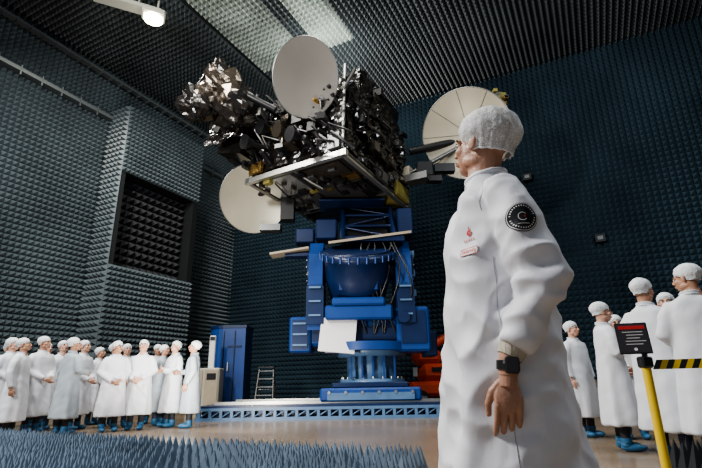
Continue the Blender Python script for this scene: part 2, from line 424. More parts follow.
def decal(mbd,c,nrm,shape,mi,off):
    c=Vector(c);n=Vector(nrm).normalized();u=Z.cross(n).normalized();v=n.cross(u)
    vs,fs=shape; out=[]
    for (a,b) in vs:
        o=c+u*a+v*b+n*.4; hit=bvh.ray_cast(o,-n)
        out.append((hit[0] if hit[0] else c+u*a+v*b)+n*off)
    mbd.add(out,fs,mi,True)
def disc(r0,r1,n=48,k=6,a0=0,a1=2*math.pi):
    vs=[];fs=[]
    for j in range(k+1):
        r=r0+(r1-r0)*j/k
        for i in range(n+1):
            a=a0+(a1-a0)*i/n; vs.append((r*math.cos(a),r*math.sin(a)))
    for j in range(k):
        for i in range(n):
            q=j*(n+1)+i; fs.append((q,q+n+1,q+n+2,q+1))
    return vs,fs
def rect(x0,x1,y0,y1,n=10,k=4):
    vs=[(x0+(x1-x0)*i/n,y0+(y1-y0)*j/k) for i in range(n+1) for j in range(k+1)]
    fs=[(i*(k+1)+j,(i+1)*(k+1)+j,(i+1)*(k+1)+j+1,i*(k+1)+j+1) for i in range(n) for j in range(k)]
    return vs,fs
D=MB(); bc=(.25,.022,1.235); bn=(.97,-.05,.12)
decal(D,bc,bn,disc(.0,.047),0,.003); decal(D,bc,bn,disc(.043,.045,48,1),1,.0045)
for k in range(30):
    if k%15 in(0,): continue
    a=2*math.pi*k/30; decal(D,bc,bn,disc(.034,.0385,2,1,a,a+.10),1,.0045)
decal(D,bc,bn,disc(.012,.014,30,1,.6,5.6),1,.0045); decal(D,bc,bn,rect(.004,.009,-.003,.003,2,2),2,.0045)
decal(D,bc,bn,rect(-.018,.018,-.024,-.022,6,1),1,.0045)
D.obj('arm_badge',['black','white','red'],HE)
D=MB(); cn=(.78,-.62,.05); cz=1.175
cc=(.145,-.115,cz)
decal(D,cc,cn,rect(-.034,.034,-.013,.013),1,.004); 
for r_ in((-.034,.034,.011,.013),(-.034,.034,-.013,-.011),(-.034,-.032,-.013,.013),(.032,.034,-.013,.013)): decal(D,cc,cn,rect(*r_,6,1),2,.0055)
for k in range(7): decal(D,cc,cn,rect(-.027+k*.008,-.022+k*.008,-.006,.006,1,1),2,.0055)
for k in range(6): decal(D,(.145,-.115,cz+.042),cn,rect(-.024+k*.008,-.020+k*.008,-.004,.004,1,1),2,.004)
decal(D,(.145,-.115,cz+.065),cn,disc(.003,.010,16,2),2,.004); decal(D,(.145,-.115,cz+.065),cn,rect(-.002,.002,.010,.022,1,2),2,.004)
D.obj('chest_labels',['black','white','red'],HE)
D=MB(); pts=[]
for k in range(25):
    a=math.radians(-120+240*k/24)
    dirv=Vector((0.25,math.sin(a),math.cos(a))).normalized(); c_=Vector((.150,.01,1.35))
    hit=bvh.ray_cast(c_+dirv*.3,-dirv)
    if hit[0]: pts.append(hit[0]+dirv*.0005)
if len(pts)>3: D.tube(pts,.0018,0,6)
pts=[]
for k in range(40):
    z=1.15-k*.021; o_=Vector((.6,-.10,z)); hit=bvh.ray_cast(o_,Vector((-1,.12,0)).normalized())
    if hit[0] and hit[0].x<.26: pts.append(hit[0]+Vector((.0005,-.0005,0)))
if len(pts)>6: D.tube(pts,.0014,0,6)
D.obj('coat_seams',['seam'],HE)

# ------------------------------------------------------------------ room
C0=Vector((-6.9,26,0)); U=Vector((.892,-.452,0)).normalized(); W=Vector((-.452,-.892,0)).normalized()
def RP(u,w,z): return C0+U*u+W*w+Z*z
H=14.7
def rbox(mb,u0,u1,w0,w1,z0,z1,mi=0):
    P=[RP(u,w,z) for z in(z0,z1) for w in(w0,w1) for u in(u0,u1)]
    F=[(0,1,3,2),(4,6,7,5),(0,4,5,1),(2,3,7,6),(0,2,6,4),(1,5,7,3)]
    mb.add(P,F,mi)
def pyr(mb,O,A,B,N,la,lb,p,h,mi=0,fn=None):
    na=int(round(la/p)); nb=int(round(lb/p)); pa=la/na; pb=lb/nb
    v=mb.v;f=mb.f; Ap=A*pa; Bp=B*pb; Tt=Ap*.5+Bp*.5+N*h
    for i in range(na):
        for j in range(nb):
            m=mi
            if fn:
                m=fn((i+.5)*pa,(j+.5)*pb)
                if m is None: continue
            o=len(v); c=O+A*(i*pa)+B*(j*pb)
            v.extend((c[:],(c+Ap)[:],(c+Ap+Bp)[:],(c+Bp)[:],(c+Tt)[:]))
            f.extend(((o,o+1,o+4),(o+1,o+2,o+4),(o+2,o+3,o+4),(o+3,o,o+4)))
            mb.m.extend((m,)*4); mb.s.extend((False,)*4)
mb=MB(); rbox(mb,-.3,32,-.3,31,-.2,0); mb.obj('floor',['floor'])
mb=MB(); rbox(mb,-.3,32,-.3,31,H,H+.3)
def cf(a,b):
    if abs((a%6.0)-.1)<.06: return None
    if 5.6<b<10.3 and 6.1<a<8.6: return 1  # these tile areas get the pale colour as painted light patches
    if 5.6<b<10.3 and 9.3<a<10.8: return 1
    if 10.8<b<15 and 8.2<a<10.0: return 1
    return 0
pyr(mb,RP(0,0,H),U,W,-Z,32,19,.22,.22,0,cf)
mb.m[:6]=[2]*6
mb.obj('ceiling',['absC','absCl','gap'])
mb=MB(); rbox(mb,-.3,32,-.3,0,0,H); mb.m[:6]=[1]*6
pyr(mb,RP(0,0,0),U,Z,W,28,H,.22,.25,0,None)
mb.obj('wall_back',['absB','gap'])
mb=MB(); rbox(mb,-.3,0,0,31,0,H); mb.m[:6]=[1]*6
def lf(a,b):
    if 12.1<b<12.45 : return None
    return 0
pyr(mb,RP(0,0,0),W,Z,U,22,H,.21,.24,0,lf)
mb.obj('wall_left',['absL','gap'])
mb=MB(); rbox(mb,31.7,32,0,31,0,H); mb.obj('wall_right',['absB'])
mb=MB()
rbox(mb,.05,.42,0,31,12.15,12.3); rbox(mb,.02,.2,0,31,12.3,12.42,1)
for k in range(40): rbox(mb,.36,.42,k*.78,k*.78+.05,12.0,12.42)
mb.obj('trim_1',['rail','gap'])
mb=MB()
rbox(mb,.25,.5,0,31,14.05,14.15); rbox(mb,.25,.3,0,31,14.15,14.32)
for k in range(60): rbox(mb,.2,.52,k*.5,k*.5+.04,13.98,14.2)
mb.obj('trim_2',['rail'])
w1=(26-22.4)/.892; w2=(26-18.45)/.892; prot=1.2
mb=MB()
rbox(mb,.02,prot,w1,w2,0,5.55); rbox(mb,.02,prot,w1,w2,9.6,12.7)
rbox(mb,.02,prot,w1,w1+.3,5.55,9.6); rbox(mb,.02,prot,w2-.25,w2,5.55,9.6); rbox(mb,.02,prot-.7,w1,w2,5.55,9.6)
for i in range(len(mb.m)): mb.m[i]=1
pyr(mb,RP(prot,w1,0),W,Z,U,w2-w1,5.55,.21,.22,0)
pyr(mb,RP(prot,w1,9.6),W,Z,U,w2-w1,3.1,.21,.22,0)
pyr(mb,RP(0.05,w2,0),U,Z,W,prot,12.7,.24,.22,2)
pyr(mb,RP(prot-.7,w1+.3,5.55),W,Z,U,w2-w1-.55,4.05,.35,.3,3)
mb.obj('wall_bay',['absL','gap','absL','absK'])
mb=MB()
for (u,z) in((16.2,9.0),(18.5,5.9),(12.6,5.2)):
    rbox(mb,u,u+.35,0,.34,z,z+.3,0); rbox(mb,u+.08,u+.27,.3,.36,z+.08,z+.22,1)
mb.obj('wall_port',['absK','rail'])
fl=Vector((-7.1,13.85,13.75))
mb=MB()
mb.box(fl+Vector((-.85,-.3,.3)),(2.2,.45,.16),1,rot=rotz(.45))
mb.box(fl+Vector((0,0,.12)),(.8,.55,.3),1,rot=rotz(.45),bev=.06)
mb.tube([fl+Vector((0,0,-.02)),fl+Vector((0,0,-.1))],[.30,.33],0,20)
mb.tube([fl+Vector((-.5,-.2,.3)),fl+Vector((-.5,-.2,.95))],.04,1,8)
mb.tube([fl+Vector((.1,.05,.25)),fl+Vector((.1,.05,.95))],.04,1,8)
mb.obj('ceiling_floodlight',['lamp','fix'])
e1=Vector((.892,-.452,0)).normalized(); e2=Vector((.452,.892,0)).normalized()
def bed(name,mat,O,A,B,la,lb,p,h,nn=0):
    mb=MB(); o=O
    P=[o,o+A*la,o+A*la+B*lb,o+B*lb]; base=.06
    mb.add([q+Z*.0 for q in P]+[q+Z*base for q in P],[(0,3,2,1),(4,5,6,7),(0,1,5,4),(1,2,6,5),(2,3,7,6),(3,0,4,7)],0)
    pyr(mb,O+Z*base,A,B,Z,la,lb,p,h)
    for i in range(8+4,len(mb.v),5):
        x,y,z=mb.v[i]; mb.v[i]=(x+R.uniform(-.012,.012),y+R.uniform(-.012,.012),z+R.uniform(-.015,.015))
    return mb.obj(name,[mat])
bed('floor_absorber','absF',Vector((.66,4.60,0))-e2*2.2,-e1,e2,8.5,2.2,.1,.22)
bed('floor_absorber','absK',Vector((2.62,3.75,0)),Vector((1,0,0)),Vector((0,1,0)),2.2,.62,.12,.27)

# ------------------------------------------------------------------ positioner
mb=MB()
px0,px1,py0,py1=-3.95,2.45,12.4,16.6
mb.box(((px0+px1)/2,(py0+py1)/2,.33),(px1-px0,py1-py0,.05),1)
mb.box(((px0+px1)/2,py0+.03,.27),(px1-px0,.08,.07),2)
mb.box(((px0+px1)/2,py0+.03,.04),(px1-px0,.08,.08),2)
mb.box(((px0+px1)/2,py0+.3,.16),(px1-px0-.2,.1,.3),1)
n=24
for i in range(n):
    x=px0+.1+(px1-px0-.2)*i/(n-1); mb.box((x,py0+.03,.16),(.07,.07,.2),2)
    if i<n-1:
        dx=(px1-px0-.2)/(n-1)
        mb.tube([(x,py0+.03,.08),(x+dx,py0+.03,.25)],.018,2,6)
for y in(py0+.2,14,py1-.1): mb.box((px0+.03,y,.16),(.07,.2,.3),2)
mb.box((px0+.03,(py0+py1)/2,.28),(.08,py1-py0,.07),2); mb.box((px0+.03,(py0+py1)/2,.04),(.08,py1-py0,.08),2)
for y in(13.2,15.6): mb.box((-.7,y,.39),(6.0,.14,.08),3)
cx,cy=.45,14.4
mb.box((cx,cy,.56),(2.7,2.7,.34),0,bev=.05); mb.box((cx,cy-1.37,.52),(2.3,.06,.18),2)
mb.box((cx,cy,.80),(2.1,2.1,.14),1,bev=.03)
for i in range(6): mb.tube([(cx-1.1+i*.44,cy-1.35,.62),(cx-1.1+i*.44,cy-1.42,.62)],.04,3,8)
mb.tube([(cx+.1,cy,.86),(cx+.1,cy,.96),(cx+.1,cy,.96),(cx+.1,cy,1.58),(cx+.1,cy,1.58),(cx+.1,cy,1.72)],[.95,.95,.74,.74,1.0,1.0],2,40)
for k in range(20):
    a=2*math.pi*k/20; mb.tube([(cx+.1+.88*math.cos(a),cy+.88*math.sin(a),.96),(cx+.1+.88*math.cos(a),cy+.88*math.sin(a),1.02)],.035,3,6)
for k in range(5): mb.box((cx-.5+k*.3,cy-.82,1.27),(.05,.12,.6),0)
mb.tube([(cx,cy,1.72),(cx,cy,1.95)],[1.35,1.35],0,40)
mb.box((cx-.3,cy,2.25),(3.3,1.5,.75),0,bev=.08)
mb.box((cx-.3,cy-.79,2.2),(2.6,.08,.35),1)
mb.box((-1.5,cy-.3,2.2),(.62,1.1,1.0),0,bev=.05); mb.box((-1.5,cy-.87,2.2),(.45,.05,.8),1)
for z in(1.9,2.2,2.5): mb.box((-1.5,cy-.91,z),(.4,.04,.05),2)
mb.box((1.72,cy-.35,2.3),(.95,1.3,1.25),0,bev=.06); mb.box((1.72,cy-1.02,2.35),(.7,.05,.9),1)
mb.box((2.25,cy-.2,1.9),(.35,.9,.7),1,bev=.04)
mb.tube([(1.45,cy-1.05,2.6),(1.45,cy-1.2,2.6)],.16,1,16)
mb.box((-.42,cy-1.12,2.12),(1.0,.06,.95),4,rot=Matrix.Rotation(.1,3,'Y')@Matrix.Rotation(-.2,3,'X'))
mb.box((-.42,cy-1.0,1.72),(.7,.3,.1),4)
def slab(x0,x1,prof,mi):
    n=len(prof); vs=[(x0,y,z) for y,z in prof]+[(x1,y,z) for y,z in prof]
    fs=[tuple(range(n)),tuple(range(2*n-1,n-1,-1))]+[(i,i+n,(i+1)%n+n,(i+1)%n) for i in range(n)]
    mb.add(vs,fs,mi)
arm=[(cy-1.0,2.3),(cy+.9,2.3),(cy+.75,3.6),(cy+.55,4.7),(cy+.2,5.05),(cy-.35,5.05),(cy-.75,4.6),(cy-1.0,3.4)]
slab(-1.28,-.86,arm,0); slab(1.30,1.78,arm,0)
for x in(-1.3,1.82):
    mb.tube([(x-.05,cy-.1,4.25),(x+.05,cy-.1,4.25)],[.55,.55],1,32)
    for k in range(12):
        a=2*math.pi*k/12; mb.tube([(x-.08,cy-.1+.45*math.cos(a),4.25+.45*math.sin(a)),(x+.08,cy-.1+.45*math.cos(a),4.25+.45*math.sin(a))],.03,3,6)
for x in(-1.07,1.54):
    mb.box((x,cy-1.03,3.0),(.5,.1,1.1),1,rot=Matrix.Rotation(-.05,3,'X'))
    for z in(2.7,3.1,3.5): mb.box((x,cy-1.1,z),(.34,.06,.05),2)
for z in (2.8,3.4,4.0,4.6): mb.box((1.86,cy-.3,z),(.12,.5,.2),2)
ax=Vector((0,-.42,.9)).normalized(); dc=Vector((.18,cy-.15,3.1))
mb.tube([dc,dc+ax*.25,dc+ax*.9,dc+ax*1.45,dc+ax*1.5,dc+ax*1.68,dc+ax*1.68,dc+ax*1.74],[.55,.82,.98,1.0,1.12,1.12,.98,.98],1,44)
for k in range(28):
    a=2*math.pi*k/28
    u_=Vector((1,0,0)); v_=ax.cross(u_)
    q=dc+ax*1.5+(u_*math.cos(a)+v_*math.sin(a))*1.13; mb.tube([q,q+ax*.18],.035,0,6)
for k in (-1,0,1):
    q=dc+ax*.8+Vector((k*.5,-.93+abs(k)*.1,0)); mb.box(q,(.1,.12,.9),0,rot=Matrix.Rotation(.43,3,'X'))
mb.box((.18,cy-1.2,3.05),(1.5,.25,.22),0,bev=.05); mb.box((.18,cy-1.0,2.75),(1.9,.5,.4),0,bev=.05)
mb.tube([(-.86,cy-.1,4.25),(1.3,cy-.1,4.25)],.38,0,24)
mb.box((.55,cy-.6,5.12),(2.5,1.0,.07),5,rot=Matrix.Rotation(-.12,3,'Y')@Matrix.Rotation(.25,3,'X'))
mb.box((.75,cy-.4,4.98),(1.7,1.2,.16),1)
mb.box((-1.9,cy-.4,4.75),(1.2,.5,.06),5,rot=Matrix.Rotation(-.15,3,'Y'))
mb.box((-1.5,cy-.3,4.66),(1.1,.4,.1),1); mb.tube([(-1.3,cy-.2,4.7),(-.9,cy,4.3)],.06,3,8)
mz0,mz1=5.1,6.72
def sh(x,y,z): return (cx+x,cy+y+1.5*(z-mz0)/(mz1-mz0),z)
cs=[(-.7,-.6),(.9,-.6),(.9,.6),(-.7,.6)]
for i,(x,y) in enumerate(cs):
    x2,y2=cs[(i+1)%4]
    mb.tube([sh(x,y,mz0),sh(x,y,mz1)],.1,1,4)
    for z in(mz0+.05,mz0+.6,mz0+1.15,mz1-.05):
        mb.tube([sh(x,y,z),sh(x2,y2,z)],.05,1,8)
    for j,z in enumerate((mz0,mz0+.55,mz0+1.1)):
        a,b=((x,y),(x2,y2)) if j%2 else ((x2,y2),(x,y))
        mb.tube([sh(a[0],a[1],z+.05),sh(b[0],b[1],min(z+.55,mz1))],.035,1,8)
P=[sh(x*.8,y*.8,z) for z in(mz0,mz1) for x,y in cs]
mb.add(P,[(0,3,2,1),(4,5,6,7),(0,1,5,4),(1,2,6,5),(2,3,7,6),(3,0,4,7)],6)
mb.box((cx-1.25,cy+.3,5.65),(.7,.6,.7),1,bev=.05); mb.box((cx-1.95,cy+.3,5.45),(.6,.5,.5),1,bev=.04)
mb.box((cx+1.3,cy+.2,5.8),(.5,.8,.9),1,bev=.04)
mb.box((cx-.4,cy+1.0,6.69),(2.2,1.8,.06),1)
for k in range(7):
    x=R.uniform(-1.2,1.7); pts=[]
    for t in range(9):
        s=t/8; pts.append((x+.25*math.sin(s*5+k),cy-1.05-.25*math.sin(s*math.pi)+.2,5.1-2.9*s))
    mb.tube(pts,.03,6,6)
mb.obj('satellite_positioner',['blue','blued','bluel','alu','white','tan','black'])

# ------------------------------------------------------------------ satellite
B0=Vector((-.17,12.0,7.16))
Ms=Matrix(((.858,.514,0,B0.x),(-.514,.858,0,B0.y),(0,0,1,B0.z),(0,0,0,1)))@Matrix.Rotation(math.radians(-3.5),4,'X')
SM=['mli','carbon','aluD','silver','gold','olive','mlig','dish','dishc','black','white','alu']
mb=MB(); mb.T=Ms
def foil(O,A,B,N,na,nb,amp,fr,mi,seed=0):
    vs=[];fs=[]
    O=Vector(O);A=Vector(A);B=Vector(B);N=Vector(N)
    for i in range(na+1):
        for j in range(nb+1):
            p=O+A*(i/na)+B*(j/nb); q=p*fr+Vector((seed,seed,seed))
            d=noise.noise(q)*.6+abs(noise.noise(q*2.3))*.6
            vs.append(p+N*(amp*d)+A.normalized()*amp*.4*noise.noise(q+Vector((9,3,1))))
    for i in range(na):
        for j in range(nb):
            a=i*(nb+1)+j; fs.append((a,a+nb+1,a+nb+2,a+1))
    mb.add(vs,fs,mi)
LX,LY,LZ=3.6,4.2,2.15
mb.box((-LX/2,LY/2,LZ/2),(LX-.1,LY-.1,LZ),1)
foil((-LX,-.02,.1),(LX,0,0),(0,0,LZ),(0,-1,0),40,26,.22,1.6,0)
foil((.02,0,.1),(0,LY,0),(0,0,LZ+.4),(1,0,0),44,30,.26,1.5,0,5)
foil((-LX,0,LZ),(LX,0,0),(0,LY,0),(0,0,1),24,24,.25,1.5,0,8)
mb.box((-.9,2.4,LZ+.7),(1.6,2.8,1.5),1)
foil((-.05,1.0,LZ),(0,2.8,0),(0,0,1.5),(1,0,0),26,16,.2,2,0,3)
foil((-1.75,.98,LZ),(1.7,0,0),(0,0,1.5),(0,-1,0),18,16,.2,2,0,4)
foil((-1.75,1,LZ+1.48),(1.7,0,0),(0,2.8,0),(0,0,1),14,18,.15,2,0,4)
for (y,z,r_) in((.9,1.5,.55),(2.2,1.3,.6),(3.3,1.6,.5),(2.0,2.5,.5)):
    foil((.14,y-r_,z-r_),(0,2*r_,0),(0,0,2*r_),(1,0,0),14,14,.3,2.2,0,y)
mb.box((-LX/2,LY/2,-.03),(LX+.15,LY+.15,.08),1)
for (c,d,m) in (((-LX/2,-.02,-.06),(LX+.25,.14,.18),11),((-LX/2,LY,-.06),(LX+.25,.14,.16),11),((.0,LY/2,-.06),(.14,LY+.2,.18),11),((-LX,LY/2,-.06),(.14,LY+.2,.16),2),((-LX/2,LY/2,-.1),(.1,LY,.08),11),((-LX/2,1.5,-.1),(LX,.08,.08),2),((-LX/2,2.9,-.1),(LX,.08,.08),11)):
    mb.box(c,d,m)
pan=[(-2.75,.75,1.4,1.2,3),(-.95,.6,1.3,.8,6),(-2.75,2.2,1.4,1.0,3),(-.8,2.1,1.1,.9,1),(-2.6,3.55,1.3,.9,1),(-.75,3.5,1.3,1.0,5),(-.5,1.25,.5,.35,4),(-1.5,1.15,.35,.3,3)]
for x,y,dx,dy,m in pan: mb.box((x,y,-.1),(dx,dy,.06),m)
for k in range(60):
    x=-R.uniform(.15,LX-.15); y=R.uniform(.15,LY-.15)
    if (x+1.62)**2+(y-2.4)**2<.5: continue
    mb.box((x,y,-.17),(R.uniform(.06,.3),R.uniform(.06,.25),R.uniform(.05,.2)),R.choice([1,2,6,9,4,5,1,9,11]))
for k in range(14):
    x=-R.uniform(.2,LX-.2);y=R.uniform(.2,LY-1.2)
    mb.tube([(x,y,-.16),(x+R.uniform(-.2,.2),y+.5,-.22),(x+R.uniform(-.3,.3),y+1.1,-.16)],.025,R.choice([9,10,2]),6)
mb.tube([(-1.62,2.4,-.2),(-1.62,2.4,.0)],[1.0,1.0],2,48)
mb.box((-.25,-.12,.35),(.4,.14,.5),2); mb.box((-3.2,-.15,.25),(.5,.12,.35),4)
mb.box((.12,3.6,.2),(.14,.9,.5),5); mb.box((.12,2.1,.15),(.14,.6,.35),2); mb.box((.2,3.9,1.0),(.35,.35,.5),8); 
for z in range(9): mb.box((-.02,-.05,.2+z*.28),(.13,.12,.1),11 if z%2 else 9)
mb.tube([(0,-.05,.1),(0,-.05,LZ+.9)],.05,11,8)
for k in range(50):
    x=-R.uniform(.1,LX); z=R.uniform(.15,LZ+.2); dd=R.uniform(.15,.5)
    m=R.choice([1,9,1,6,9,1,0,2,1,1,9,9,4,6])
    if R.random()<.5: mb.box((x,-dd/2-.1,z),(R.uniform(.08,.4),dd,R.uniform(.06,.35)),m,rot=rotz(R.uniform(-.3,.3)))
    else: mb.tube([(x,-.05,z),(x+R.uniform(-.1,.1),-dd-.15,z+R.uniform(-.2,.2))],R.uniform(.03,.11),m,12)
for k in range(26):
    x=-R.uniform(.1,LX);z=R.uniform(.2,LZ+.3);x2=x+R.uniform(-.9,.9);z2=z+R.uniform(-.8,.8)
    mb.tube([(x,-.1,z),((x+x2)/2,-.45-R.random()*.3,(z+z2)/2),(x2,-.12,z2)],R.choice([.02,.03,.04]),R.choice([9,2,9,1,9,10]),7)
for x,z in((-2.9,.9),(-2.3,1.25),(-2.8,1.7),(-1.1,.6),(-1.6,.9)):
    a=Vector((x,-.2,z)); d=Vector((-.25,-1,-.15)).normalized()
    mb.tube([a,a+d*.35,a+d*.4,a+d*.75],[.08,.08,.1,.24],R.choice([1,6,9]),20)
for k in range(16):
    y=R.uniform(.1,LY-.1); z=R.uniform(.2,LZ+1.2 if y>1 else LZ); dd=R.uniform(.1,.35)
    mb.box((dd/2+.05,y,z),(dd,R.uniform(.08,.4),R.uniform(.06,.35)),R.choice([0,1,9,6,0,1]),rot=rotz(R.uniform(-.2,.2)))
for k in range(14):
    y=R.uniform(.1,LY-.6);z=R.uniform(.3,LZ+.5)
    mb.tube([(.1,y,z),(.35,y+.4,z-.3),(.1,y+.8,z+R.uniform(-.6,.2))],.03,R.choice([9,2,9]),7)
for k in range(26):
    x=-R.uniform(.1,LX-.3);y=R.uniform(0,1.6);
    mb.box((x,y,LZ+R.uniform(.1,.4)),(R.uniform(.1,.5),R.uniform(.1,.5),R.uniform(.2,.6)),R.choice([1,9,0,6,1,1]),rot=rotz(R.uniform(-1,1)))
for k in range(14):
    x=-R.uniform(.0,LX);y=R.uniform(-.3,.8)
    mb.tube([(x,y,LZ),(x+R.uniform(-.5,.5),y+R.uniform(-.3,.3),LZ+R.uniform(.4,1.1))],R.choice([.025,.05]),R.choice([2,9,9]),8)
mb.box((-3.95,.2,1.75),(1.7,1.9,.14),1,rot=Matrix.Rotation(.30,3,'Y'))
foil((-4.8,-.8,1.15),(1.5,0,0),(0,0,1.0),(0,-1,0),18,14,.3,2,0,2)
mb.box((-3.95,-.1,1.4),(1.1,.9,1.1),0,rot=Matrix.Rotation(.3,3,'Y'))
for k in range(12):
    mb.box((-3.3-R.random()*1.2,R.uniform(-.7,.4),R.uniform(.9,2.2)),(R.uniform(.1,.4),R.uniform(.1,.4),R.uniform(.1,.4)),R.choice([1,9,6,2,1]),rot=Matrix.Rotation(R.uniform(-1,1),3,'Y'))
mb.tube([(-3.4,.1,1.4),(-4.2,-.2,2.1)],.12,9,12); mb.tube([(-3.4,-.3,1.9),(-4.2,-.4,2.5)],.07,2,12); mb.tube([(-3.5,0,.7),(-4.4,-.3,1.9)],.06,9,12)
mb.T=Matrix.Identity(4)
def blob(c,r,seed,mi,amp=.45,n=26):
    vs=[];fs=[]; nv=n//2
    for j in range(nv+1):
        th=math.pi*j/nv
        for i in range(n):
            ph=2*math.pi*i/n
            d=Vector((math.sin(th)*math.cos(ph),math.sin(th)*math.sin(ph),math.cos(th)))
            q=d*1.5+Vector((seed,0,0)); k=1+amp*(noise.noise(q))+amp*.5*abs(noise.noise(q*2.6))
            m=max(abs(d.x),abs(d.y),abs(d.z))**-.55
            vs.append(Vector(c)+Vector((d.x*r[0],d.y*r[1],d.z*r[2]))*k*m)
    for j in range(nv):
        for i in range(n): fs.append((j*n+i,(j+1)*n+i,(j+1)*n+(i+1)%n,j*n+(i+1)%n))
    mb.add(vs,fs,mi)
blob((-3.98,12.4,9.5),(.60,.5,.68),1.3,6,.55,34)
blob((-4.6,12.3,9.0),(.45,.4,.40),4.7,0,.6,28)
blob((-3.45,12.5,9.0),(.55,.5,.42),8.1,0,.6,28)
blob((-4.05,12.3,10.1),(.36,.3,.3),2.2,0,.5,24)
mb.tube([(-4.8,12.2,9.2),(-4.25,12.1,10.2)],.04,9,8)
mb.tube([(-4.2,12.1,10.2),(-3.3,12.1,9.6)],.05,9,8)
mb.tube([(-3.3,12.1,9.3),(-2.2,12.2,8.7)],.1,9,10)
def dish(c,nrm,r,depth,mf,mbk,seams=0,ry=1.0,up=(0,0,1)):
    c=Vector(c);n=Vector(nrm).normalized();up=Vector(up);u=up.cross(n).normalized();v=n.cross(u)
    nr,na=10,56
    for side in(0,1):
        vs=[];fs=[]
        for i in range(nr+1):
            t=i/nr
            for k in range(na):
                a=2*math.pi*k/na
                vs.append(c+(u*math.cos(a)+v*math.sin(a)*ry)*r*t+n*(depth*t*t-depth-(.06 if side else 0)))
        for i in range(nr):
            for k in range(na):
                k2=(k+1)%na; q=(i*na+k,(i+1)*na+k,(i+1)*na+k2,i*na+k2); fs.append(q if not side else q[::-1])
        mb.add(vs,fs,mbk if side else mf,True)
    P=[c+(u*math.cos(a)+v*math.sin(a)*ry)*r-n*.03 for a in [2*math.pi*k/na for k in range(na+1)]]
    mb.tube(P,.03,2,8)
    for s in range(seams):
        a=2*math.pi*s/seams+.2
        mb.tube([c+(u*math.cos(a)+v*math.sin(a)*ry)*r*t+n*(depth*t*t-depth+.0) for t in(.1,.3,.5,.7,.85,.98)],.012,2,5)
    for s in range(6):
        a=2*math.pi*s/6
        mb.tube([c-n*(depth+.3),c+(u*math.cos(a)+v*math.sin(a)*ry)*r*.5-n*(depth+.12),c+(u*math.cos(a)+v*math.sin(a)*ry)*r*.8-n*(depth*.36+.12)],.05,9,8)
dish((-1.24,11.6,9.38),(.12,-.86,-.42),.95,.12,7,9,0,1.22)
mb.tube([(-1.4,12.0,9.3),(-1.2,12.7,8.9)],.16,9,12)
for q in((-2.0,8.9),(-.8,8.9),(-1.0,10.0)): mb.tube([(q[0],11.9,q[1]),(-1.4,12.9,9.0)],.05,2,8)
dish((-3.30,14.9,6.98),(.15,-.85,-.25),1.15,.22,8,9,0,1.05)
mb.tube([(-3.2,15.2,7.2),(-2.2,14.6,7.6)],.12,9,12)
dish((4.1,14.6,9.15),(-.42,-.75,-.38),1.58,.42,8,9,9,1.0)
mb.tube([(4.2,15.3,9.3),(2.2,15.4,8.9)],.14,9,12); mb.tube([(4.2,15.3,9.1),(2.1,15.2,7.9)],.08,2,12)
mb.box((5.35,14.5,10.45),(.5,.1,.6),5,rot=Matrix.Rotation(.2,3,'Y')); mb.box((5.2,14.55,10.1),(.5,.2,.25),2)
for k in range(8): mb.box((5.1+R.random()*.5,14.4,10.1+R.random()*.7),(.14,.2,.12),R.choice([4,5,2,9]))
mb.box((-2.75,15.2,5.95),(.7,.4,.22),2); mb.box((-2.15,15.0,6.55),(.45,.4,.8),1)
mb.box((2.35,14.8,7.55),(.8,.5,.25),2,rot=rotz(-.5)); mb.box((2.6,14.9,7.9),(.5,.4,.5),9)
mb.box((3.3,14.9,7.95),(.7,.3,.3),9); mb.box((2.9,14.8,7.5),(.5,.3,.2),9)
mb.tube([(2.2,15,7.7),(3.6,15.0,7.9)],.06,2,8)
mb.obj('communications_satellite',SM)

# ------------------------------------------------------------------ side equipment
mb=MB()
c=Vector((-4.55,17.8,0))
prof=[]
for k in range(13):
    a=math.pi/2+math.pi*k/12; prof.append((c.x-.15+.58*math.cos(a),c.y+.6*math.sin(a)))
prof+= [(c.x+.68,c.y-.6),(c.x+.68,c.y+.6)]
mb.rings([[(x,y,z) for x,y in prof] for z in(0,2.85)],0,True,False)
mb.rings([[(c.x+(x-c.x)*1.04,c.y+(y-c.y)*1.04,z) for x,y in prof] for z in(2.85,2.95)],1,True,False)
for x in(-.1,.3): mb.box((c.x+x,c.y-.62,1.45),(.03,.04,2.6),1)
mb.box((c.x+.1,c.y-.63,1.5),(.04,.05,.3),2); mb.box((c.x+.3,c.y-.62,2.2),(.5,.03,.05),1); mb.box((c.x,c.y,.06),(1.5,1.3,.1),1)
mb.obj('blue_shielded_cabinet',['blue','blued','alu'])
mb=MB()
c=Vector((-4.95,16.4,0))
mb.box(c+Vector((0,0,.72)),(1.05,.6,1.4),0,bev=.03); mb.box(c+Vector((-.25,-.31,.8)),(.45,.03,1.1),1); mb.box(c+Vector((.27,-.31,.8)),(.42,.03,1.1),1)
mb.box(c+Vector((.27,-.33,1.15)),(.3,.02,.2),2); mb.box(c+Vector((0,0,.03)),(1.0,.55,.06),2)
for k in range(5): mb.box(c+Vector((-.25,-.33,.4+k*.05)),(.3,.02,.015),2)
mb.box(c+Vector((.15,0,1.95)),(.2,.12,1.1),3,bev=.02); mb.box(c+Vector((.15,-.03,2.4)),(.16,.1,.12),2)
mb.obj('control_cabinet',['cream','tan','black','white'])
mb=MB()
c=Vector((-3.1,17.4,0))
for sx in(-.25,.25):
    mb.tube([c+Vector((sx*1.3,-.45,0)),c+Vector((sx,0,1.45))],.035,0,6); mb.tube([c+Vector((sx*1.3,.45,0)),c+Vector((sx,0,1.45))],.03,0,6)
for k in range(5):
    z=.25+k*.27; y=-.45*(1-z/1.45); mb.box(c+Vector((0,y,z)),(.55,.1,.03),0)
mb.box(c+Vector((0,0,1.46)),(.55,.25,.04),1)
mb.tube([c+Vector((-.3,.2,.7)),c+Vector((.3,.2,.7))],.015,0,6)
